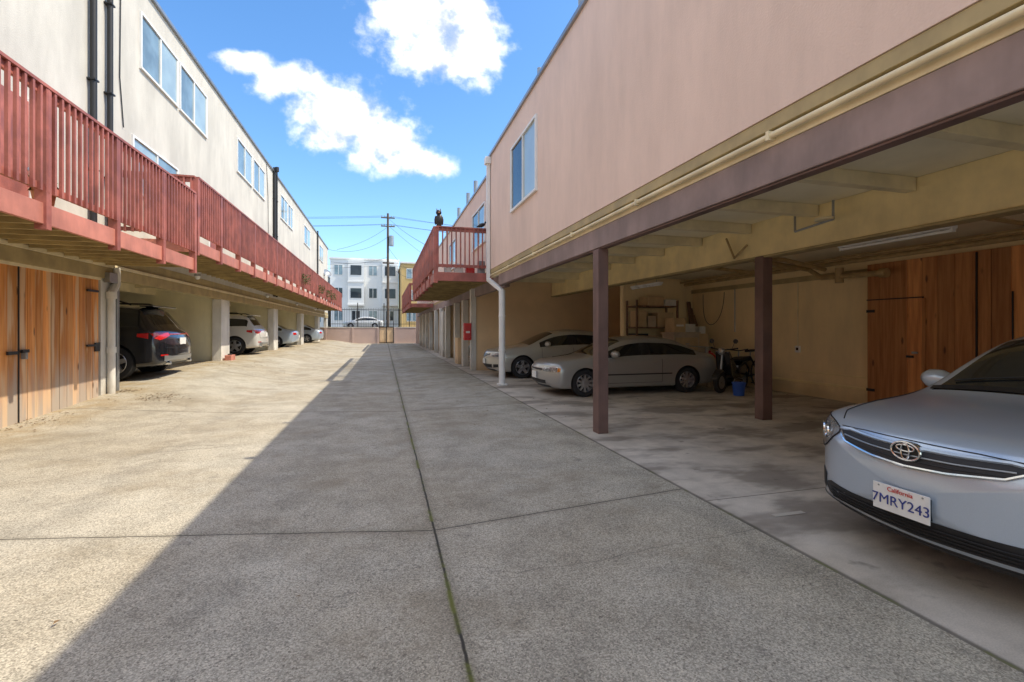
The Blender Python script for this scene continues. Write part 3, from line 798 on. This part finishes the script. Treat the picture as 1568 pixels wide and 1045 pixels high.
    def patch(s,name,dir,cols,mat,off=.006,nu=24,nv=8):
        n=len(cols); pts=[]
        for i in range(nu+1):
            t=i/nu*(n-1); k=min(int(t),n-2); f=t-k
            a=[cols[k][j]+(cols[k+1][j]-cols[k][j])*f for j in range(3)]
            pts.append(a)
        vs=[];last=None
        for a,zt,zb in pts:
            for j in range(nv+1):
                z=zb+(zt-zb)*j/nv
                h,d=s.hit(dir,a,z)
                if h is None: h=last if last is not None else Vector((0,a,z))
                last=h
                vs.append(h-d*off)
        fs=[(i*(nv+1)+j,(i+1)*(nv+1)+j,(i+1)*(nv+1)+j+1,i*(nv+1)+j+1) for i in range(nu) for j in range(nv)]
        p=P(name,s.e,True); p.add(vs,fs,mat)
        return p.done(auto=60)
    def line(s,name,dir,pts,wd,mat='dark',off=.003,seg=14):
        p=P(name,s.e,True)
        P2=[]
        for (a,b),(c,d_) in zip(pts[:-1],pts[1:]):
            for i in range(seg): P2.append((a+(c-a)*i/seg,b+(d_-b)*i/seg))
        P2.append(pts[-1])
        H=[]
        for a,z in P2:
            h,d=s.hit(dir,a,z)
            if h is not None: H.append(h-d*off)
        for a,b in zip(H[:-1],H[1:]):
            if (a-b).length<.25 and (a-b).length>1e-5: p.cyl(a,b,wd/2,mat,6)
        if p.v: p.done()

def detail_sides(c,doors,zlo,zhi,handles,zh):
    for dr in('n','p'):
        for x in doors: c.line('door_gap',dr,[(x,zlo),(x+.01,zhi)],.008)
        c.line('sill_gap',dr,[(doors[0],zlo),(doors[-1],zlo)],.008)
        for x in handles:
            h,d=c.hit(dr,x,zh)
            if h is not None:
                q=P('door_handle',c.e); q.box(h.x-.09,h.x+.09,h.y-.02,h.y+.02,zh-.015,zh+.015,c.mat); q.done(.008)
def mirror(c,x,z,mat=None):
    for sd in(-1,1):
        h,d=c.hit('n' if sd<0 else 'p',x,z-.05)
        y=h.y if h is not None else sd*c.hw
        q=P('side_mirror',c.e,True)
        q.lathe([(0,-.12),(.06,-.10),(.085,-.03),(.08,.06),(.05,.11),(0,.12)],(x,y+sd*.10,z+.02),(0.15,sd,.05),mat or c.mat,14)
        q.beam((x,y-sd*.04,z-.06),(x,y+sd*.06,z-.03),.06,.04,'dark')
        q.done(auto=60)
def textobj(e,txt,size,loc,rot,mat,ext=.001):
    cu=bpy.data.curves.new('lettering','FONT'); cu.body=txt; cu.size=size; cu.align_x='CENTER'; cu.align_y='CENTER'; cu.extrude=ext
    ob=bpy.data.objects.new('lettering',cu); COL.objects.link(ob)
    ob.location=loc; ob.rotation_euler=rot
    dg=bpy.context.evaluated_depsgraph_get(); me=bpy.data.meshes.new_from_object(ob.evaluated_get(dg))
    o2=bpy.data.objects.new('lettering',me); o2.location=loc; o2.rotation_euler=rot; me.materials.clear(); me.materials.append(M[mat])
    bpy.data.objects.remove(ob); COL.objects.link(o2); o2.parent=e
    return o2

sed=[(0.00,.80,.27,.67,.735,None),(0.04,.87,.21,.755,.815,None),(0.14,.89,.19,.795,.87,None),(0.45,.90,.18,.83,.92,None),(0.85,.905,.18,.87,.965,None),
     (1.22,.91,.18,.905,1.01,None),(2.02,.91,.18,.93,1.425,.57),(2.52,.91,.18,.94,1.475,.60),(2.62,.91,.18,.94,1.478,.60),(3.25,.91,.18,.95,1.455,.58),(3.65,.905,.18,.96,1.39,.55),
     (4.22,.90,.20,.97,1.08,None),(4.55,.89,.22,.95,1.06,None),(4.74,.87,.25,.88,.99,None),(4.80,.82,.32,.80,.86,None)]
near=[(0.00,.82,.27,.76,.80,None),(0.05,.88,.21,.83,.865,None),(0.15,.90,.19,.865,.905,None),(0.45,.905,.18,.89,.945,None),(0.85,.91,.18,.905,.985,None),
     (1.25,.915,.18,.93,1.03,None),(1.92,.91,.18,.95,1.49,.61),(2.45,.91,.18,.96,1.53,.63),(2.55,.91,.18,.96,1.532,.63)]+sed[9:]
c=Car('silver_sedan',2.95,2.04,0,near,5,6,10,11,(7,),M['psilver'],(.95,3.72),.33,style=1,bendF=.40,glassfrac=.35)
for sd in(-1,1):
    HL=[(sd*.52,.805,.775),(sd*.60,.83,.71),(sd*.68,.845,.655),(sd*.76,.855,.625),(sd*.83,.855,.64),(sd*.875,.84,.72)]
    c.patch('headlamp','f',HL,'lamp',.006,30,10)
    c.line('headlamp_edge','f',[(a,b) for a,b,_ in HL]+[(a,b) for a,_,b in HL[::-1]]+[HL[0][:2]],.010,'dark',.005)
    for yy,zz,r in((.665,.755,.048),(.765,.745,.062)):
        h,d=c.hit('f',sd*yy,zz); h2,_=c.hit('f',sd*(yy+.03),zz)
        nrm=Vector((-.03,sd*(h2.x-h.x),0)).normalized()
        q=P('projector',c.e,True); q.lathe([(r,.004),(r*.96,.014),(r*.62,.004),(r*.3,.014),(0,.016)],h,nrm,'chrome',24); q.done()
    c.patch('indicator','f',[(sd*.845,.835,.74),(sd*.868,.825,.76)],'amber',.011,6,4)
    c.patch('fog_lamp_recess','f',[(sd*.68,.45,.34),(sd*.76,.47,.34),(sd*.82,.46,.40)],'dark',.005)
    c.line('bumper_gap','f',[(sd*.86,.66),(sd*.885,.60)],.006)
G=[(-.50,.805,.79),(-.42,.815,.745),(-.2,.80,.715),(0,.795,.705),(.2,.80,.715),(.42,.815,.745),(.50,.805,.79)]
c.patch('upper_grille','f',G,'dark',.005,30,8)
c.line('grille_bar','f',[(-.51,.81),(-.42,.822),(-.22,.812),(0,.808),(.22,.812),(.42,.822),(.51,.81)],.024,c.mat,.008)
c.line('grille_bar','f',[(-.45,.782),(-.22,.768),(0,.763),(.22,.768),(.45,.782)],.010,'steel',.010)
c.line('grille_bar','f',[(-.42,.757),(-.22,.742),(0,.736),(.22,.742),(.42,.757)],.005,'dark',.008)
c.line('grille_lower_trim','f',[(-.50,.79),(-.42,.742),(-.2,.711),(0,.70),(.2,.711),(.42,.742),(.50,.79)],.018,'chrome',.008)
c.patch('lower_grille','f',[(-.66,.395,.36),(-.58,.425,.305),(0,.425,.29),(.58,.425,.305),(.66,.395,.36)],'dark',.004,30,6)
for z in(.312,.335,.358,.381): c.line('lower_grille_slat','f',[(-.58,z+.006),(0,z),(.58,z+.006)],.007,'rubber',.010)
c.line('lower_lip','f',[(-.80,.275),(-.5,.255),(0,.25),(.5,.255),(.80,.275)],.007,'dark',.002)
c.line('hood_gap','f',[(-.52,.825),(-.3,.838),(0,.84),(.3,.838),(.52,.825)],.006)
for sd in(-1,1):
    c.line('hood_side_gap','t',[(.20,sd*.56),(.35,sd*.66),(.8,sd*.76),(1.35,sd*.80)],.007)
h,d=c.hit('f',0,.78); ex=h.x-.024
q=P('emblem',c.e,True)
def oval(cy,cz,ry,rz,r,dx=0):
    pts=[(ex+dx,cy+ry*math.cos(t*math.pi/14),cz+rz*math.sin(t*math.pi/14)) for t in range(29)]; q.tube(pts,r,'chrome',8)
ez=.785
oval(0,ez,.078,.052,.007); oval(0,ez+.018,.048,.018,.005,-.002); oval(0,ez,.022,.046,.005,-.003)
n=28; q.add([(ex+.006,.076*math.cos(2*math.pi*i/n),ez+.05*math.sin(2*math.pi*i/n)) for i in range(n)],[tuple(range(n))],'dark')
q.add([(ex+.05,.076*math.cos(2*math.pi*i/n),ez+.05*math.sin(2*math.pi*i/n)) for i in range(n)]+[(ex,.078*math.cos(2*math.pi*i/n),ez+.052*math.sin(2*math.pi*i/n)) for i in range(n)],[(i,(i+1)%n,n+(i+1)%n,n+i) for i in range(n)],'chrome')
q.done()
h,d=c.hit('f',0,.50); fx=h.x-.03
q=P('licence_plate',c.e); q.box(fx,fx+.006,-.155,.155,.415,.57,'plate'); q.box(fx+.006,fx+.05,-.14,.14,.43,.55,'dark')
for yy in(-.12,.12):
    q.cyl((fx-.003,yy,.556),(fx,yy,.556),.006,'steel',8)
q.done(.002)
R=(math.radians(90),0,math.radians(-90))
textobj(c.e,'7MRY243',.080,(fx-.003,0,.480),R,'blue'); textobj(c.e,'California',.036,(fx-.003,0,.547),R,'redink')
detail_sides(c,(1.55,2.57,3.55),.33,.90,(2.3,3.3),.82); mirror(c,1.70,1.04)
c.line('wiper','t',[(1.36,.60),(1.44,.02)],.014,'dark',.014); c.line('wiper','t',[(1.36,-.0),(1.46,-.6)],.014,'dark',.014)
c.patch('cowl','t',[(1.24,.70,-.70),(1.31,.72,-.72)],'dark',.005,4,16)

cp=[(x*.92,w*.93,zb-.02,zs*.90,zr*.895 if wr is None else zr*.905,wr*.93 if wr else None) for x,w,zb,zs,zr,wr in sed]
c=Car('silver_coupe',3.38,10.3,0,cp,5,6,10,11,(7,),M['pchamp'],(.86,3.43),.30,style=1,bendF=.34)
for sd in(-1,1):
    c.patch('headlamp','f',[(sd*.42,.64,.56),(sd*.60,.65,.54),(sd*.76,.65,.54)],'lamp',.008)
    c.line('headlamp_edge','f',[(sd*.42,.64),(sd*.76,.65),(sd*.76,.54),(sd*.42,.56),(sd*.42,.64)],.008,'chrome')
    c.patch('indicator','f',[(sd*.765,.64,.55),(sd*.80,.63,.56)],'amber',.008,6,3)
    c.patch('tail_lamp','r',[(sd*.35,.74,.62),(sd*.72,.74,.62)],'redl',.008)
c.patch('lower_grille','f',[(-.5,.36,.28),(0,.37,.26),(.5,.36,.28)],'dark'); c.patch('upper_slot','f',[(-.38,.61,.575),(.38,.61,.575)],'dark')
q=P('licence_plate',c.e); h,_=c.hit('f',0,.45); q.box(h.x-.02,h.x-.01,-.15,.15,.38,.53,'plate'); q.done()
detail_sides(c,(1.35,2.75),.28,.80,(2.6,),.70); mirror(c,1.55,.90)
c.line('side_moulding','n',[(1.2,.47),(3.0,.47)],.03,'dark'); 
q=P('rear_spoiler',c.e); q.box(4.12,4.30,-.6,.6,1.03,1.06,c.mat); q.box(4.15,4.22,-.55,-.5,.9,1.03,c.mat); q.box(4.15,4.22,.5,.55,.9,1.03,c.mat); q.done(.01)

c=Car('beige_sedan',3.05,14.35,0,sed,5,6,10,11,(7,),M['pbeige'],(.95,3.72),.33,style=0,bendF=.36)
for sd in(-1,1):
    c.patch('headlamp','f',[(sd*.50,.74,.68),(sd*.66,.78,.64),(sd*.84,.79,.66)],'lamp',.008)
    c.line('headlamp_edge','f',[(sd*.50,.74),(sd*.66,.78),(sd*.84,.79),(sd*.84,.66),(sd*.66,.64),(sd*.50,.68)],.008,'chrome')
    c.patch('fog_recess','f',[(sd*.6,.42,.32),(sd*.76,.43,.34)],'dark')
c.patch('upper_grille','f',[(-.42,.735,.70),(0,.74,.60),(.42,.735,.70)],'dark'); c.patch('lower_grille','f',[(-.55,.42,.32),(0,.42,.29),(.55,.42,.32)],'dark')
for z in(.64,.68,.72): c.line('grille_bar','f',[(-.38,z),(.38,z)],.01,'chrome',.01)
q=P('licence_plate',c.e); h,_=c.hit('f',0,.5); q.box(h.x-.02,h.x-.01,-.15,.15,.42,.57,'plate'); q.done()
detail_sides(c,(1.55,2.57,3.55),.33,.90,(2.3,3.3),.82); mirror(c,1.72,1.0)

suv=[(0.00,.80,.34,.76,.82,None),(0.06,.86,.28,.86,.92,None),(0.2,.89,.26,.92,.99,None),(0.5,.91,.24,.97,1.05,None),(0.8,.915,.24,1.0,1.08,None),
     (1.10,.92,.24,1.02,1.12,None),(1.80,.92,.24,1.04,1.56,.62),(2.28,.92,.24,1.05,1.63,.66),(2.38,.92,.24,1.05,1.632,.66),(3.05,.92,.24,1.06,1.62,.66),(3.15,.92,.24,1.06,1.615,.66),(3.98,.915,.24,1.10,1.57,.63),
     (4.32,.90,.26,1.04,1.12,None),(4.42,.90,.28,.98,1.04,None),(4.49,.88,.30,.84,.90,None),(4.52,.85,.34,.74,.80,None)]
def suvcar(name,X,Y,Z,mat,sc=1.0,st=suv,sty=0,wr=.355):
    L=st[-1][0]
    c=Car(name,X-L*sc,Y,Z,st,5,6,11,12,(7,9),mat,(.85,3.60),wr,style=sty,bendR=.16,rearfrac=.12)
    c.e.scale=(sc,sc,sc)
    for sd in(-1,1):
        c.patch('tail_lamp','r',[(sd*.45,.985,.93),(sd*.62,.99,.87),(sd*.80,.99,.83),(sd*.87,.97,.86)],'redl',.01)
        c.patch('reflector','r',[(sd*.62,.52,.49),(sd*.80,.52,.49)],'redl',.008,8,2)
        q=P('exhaust_tip',c.e,True); q.cyl((L-.25,sd*.55,.33),(L-.02,sd*.55,.33),.04,'chrome'); q.done()
        q=P('roof_rail',c.e,True); q.tube([(1.95,sd*.63,1.60),(2.1,sd*.64,1.665),(3.6,sd*.63,1.65),(3.8,sd*.62,1.58)],.018,'dark'); q.done()
        c.patch('side_lamp','n' if sd<0 else 'p',[(4.02,.97,.90),(4.22,.98,.86)],'redl',.008,8,4)
    c.patch('lower_bumper','r',[(-.72,.50,.38),(-.5,.48,.38),(.5,.48,.38),(.72,.50,.38)],'steel',.01)
    c.line('hatch_gap','r',[(-.70,.98),(-.68,.66),(.68,.66),(.70,.98)],.009)
    c.line('light_bar','r',[(-.45,.95),(.45,.95)],.03,'redl',.006)
    h,_=c.hit('r',0,.80); q=P('licence_plate',c.e); q.box(h.x+.008,h.x+.02,-.16,.16,.72,.87,'plate'); q.done()
    q=P('hatch_spoiler',c.e); q.box(3.92,4.18,-.58,.58,1.545,1.575,c.mat); q.done(.012)
    detail_sides(c,(1.42,2.33,3.25),.38,1.0,(2.1,3.05),.92); mirror(c,1.55,1.10)
    for dr in('n','p'): c.line('sill_cladding',dr,[(1.25,.34),(3.15,.34)],.07,'dark',.0)
    return c
suvcar('black_suv',-4.95,13.75,.30,M['pblack'],1.11)
suvcar('white_suv',-5.0,22.8,.38,M['pwhite'],1.07)
c=Car('silver_hatchback',-5.0-4.8,30.9,.38,sed,5,6,10,11,(7,),M['psilver'],(.95,3.72),.33,style=0)
for sd in(-1,1): c.patch('tail_lamp','r',[(sd*.5,.86,.74),(sd*.8,.87,.72)],'redl',.01)
q=P('licence_plate',c.e); h,_=c.hit('r',0,.62); q.box(h.x+.01,h.x+.02,-.15,.15,.55,.7,'plate'); q.done()
c=Car('blue_sedan',-4.6-4.8,39.5,.38,sed,5,6,10,11,(7,),M['psilver'],(.95,3.72),.33,style=0)
for sd in(-1,1): c.patch('tail_lamp','r',[(sd*.5,.86,.74),(sd*.8,.87,.72)],'redl',.01)
c=Car('white_street_sedan',-4.8,60,1.45,sed,5,6,10,11,(7,),M['pwhite'],(.95,3.72),.33,style=0)
detail_sides(c,(1.55,2.57,3.55),.33,.90,(2.3,3.3),.82)
c=Car('dark_sedan',3.5,18.3+1.6,0,sed,5,6,10,11,(7,),M['pblack'],(.95,3.72),.33,style=0)

# ------------------------------------------------------------ world
S=Vector((1,-.25,1.487)).normalized()
wd=bpy.data.worlds.new('World'); scene.world=wd; wd.use_nodes=True
t=NT(wd.node_tree); t.n.clear()
sky=t.new('ShaderNodeTexSky',sky_type='NISHITA'); sky.sun_disc=False
sky.sun_elevation=math.asin(S.z); sky.sun_rotation=math.atan2(S.x,S.y)
sky.air_density=1.0; sky.dust_density=.6; sky.ozone_density=2.5
bg=t.new('ShaderNodeBackground'); bg.inputs[1].default_value=.15
hs=t.new('ShaderNodeHueSaturation'); hs.inputs['Saturation'].default_value=1.22; hs.inputs['Value'].default_value=1.9; t.l.new(sky.outputs[0],hs.inputs['Color']); t.l.new(hs.outputs[0],bg.inputs[0])
tc=t.new('ShaderNodeTexCoord'); v=tc.outputs['Generated']; x=t.xyz(v)
yy=t.m('MAXIMUM',t.m('ABSOLUTE',x[1]),.02)
a=t.m('DIVIDE',x[0],yy); b=t.m('DIVIDE',x[2],yy)
pv=t.comb(a,b,0.0)
blobs=[(.095,.655,.13,.085),(.055,.70,.11,.09),(.165,.60,.085,.075),(.10,.57,.085,.05),(.20,.66,.05,.06),(-.062,.425,.085,.07),(-.125,.435,.06,.05),(.0,.38,.085,.06),(.06,.345,.08,.03),(-.10,.385,.07,.035),(-.20,.475,.05,.03),(-.255,.505,.05,.022),(-.15,.49,.04,.03)]
acc=None
for cx,cy,rx,ry in blobs:
    q=t.m('POWER',t.m('ABSOLUTE',t.m('DIVIDE',t.m('SUBTRACT',a,cx),rx)),2.0); r=t.m('POWER',t.m('ABSOLUTE',t.m('DIVIDE',t.m('SUBTRACT',b,cy),ry)),2.0)
    mm=t.m('SUBTRACT',1.0,t.m('SQRT',t.m('ADD',q,r)))
    acc=mm if acc is None else t.m('SMOOTH_MAX',acc,mm,.3)
n1=t.noise(pv,12,8,.58)
acc=t.m('ADD',acc,t.m('MULTIPLY',t.m('SUBTRACT',n1,.5),2.3))
front=t.m('GREATER_THAN',x[1],0.0)
cf=t.m('MULTIPLY',t.ss(acc,-.30,.65),front)
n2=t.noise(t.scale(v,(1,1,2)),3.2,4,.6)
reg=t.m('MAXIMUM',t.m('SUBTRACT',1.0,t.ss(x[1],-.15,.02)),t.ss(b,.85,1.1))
cb=t.m('MULTIPLY',t.ss(n2,.43,.60),reg)  # unseen clouds behind and overhead, added to brighten the alley's fill light
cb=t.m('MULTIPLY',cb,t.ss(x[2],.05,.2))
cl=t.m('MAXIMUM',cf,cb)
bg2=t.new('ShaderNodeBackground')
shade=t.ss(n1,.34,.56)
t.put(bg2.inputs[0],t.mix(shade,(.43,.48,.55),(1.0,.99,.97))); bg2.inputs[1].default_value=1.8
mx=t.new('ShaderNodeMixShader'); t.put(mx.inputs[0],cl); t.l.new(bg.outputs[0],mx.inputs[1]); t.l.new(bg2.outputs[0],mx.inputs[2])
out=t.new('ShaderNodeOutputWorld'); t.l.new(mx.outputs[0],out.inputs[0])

sl=bpy.data.lights.new('sun','SUN'); sl.energy=5.0; sl.angle=math.radians(.5); sl.color=(1,.90,.72)
so=bpy.data.objects.new('sun',sl); COL.objects.link(so); so.rotation_euler=S.to_track_quat('Z','Y').to_euler(); so.location=(20,-5,30)

# ------------------------------------------------------------ camera
cam=bpy.data.cameras.new('camera'); co=bpy.data.objects.new('camera',cam); COL.objects.link(co)
cam.sensor_width=36; cam.lens=36*720/1568; cam.clip_end=2000; cam.clip_start=.05
cam.shift_y=-19.5/1568
co.location=(0,0,1.5); co.rotation_euler=(math.radians(90),0,-math.atan(196/720))
scene.camera=co
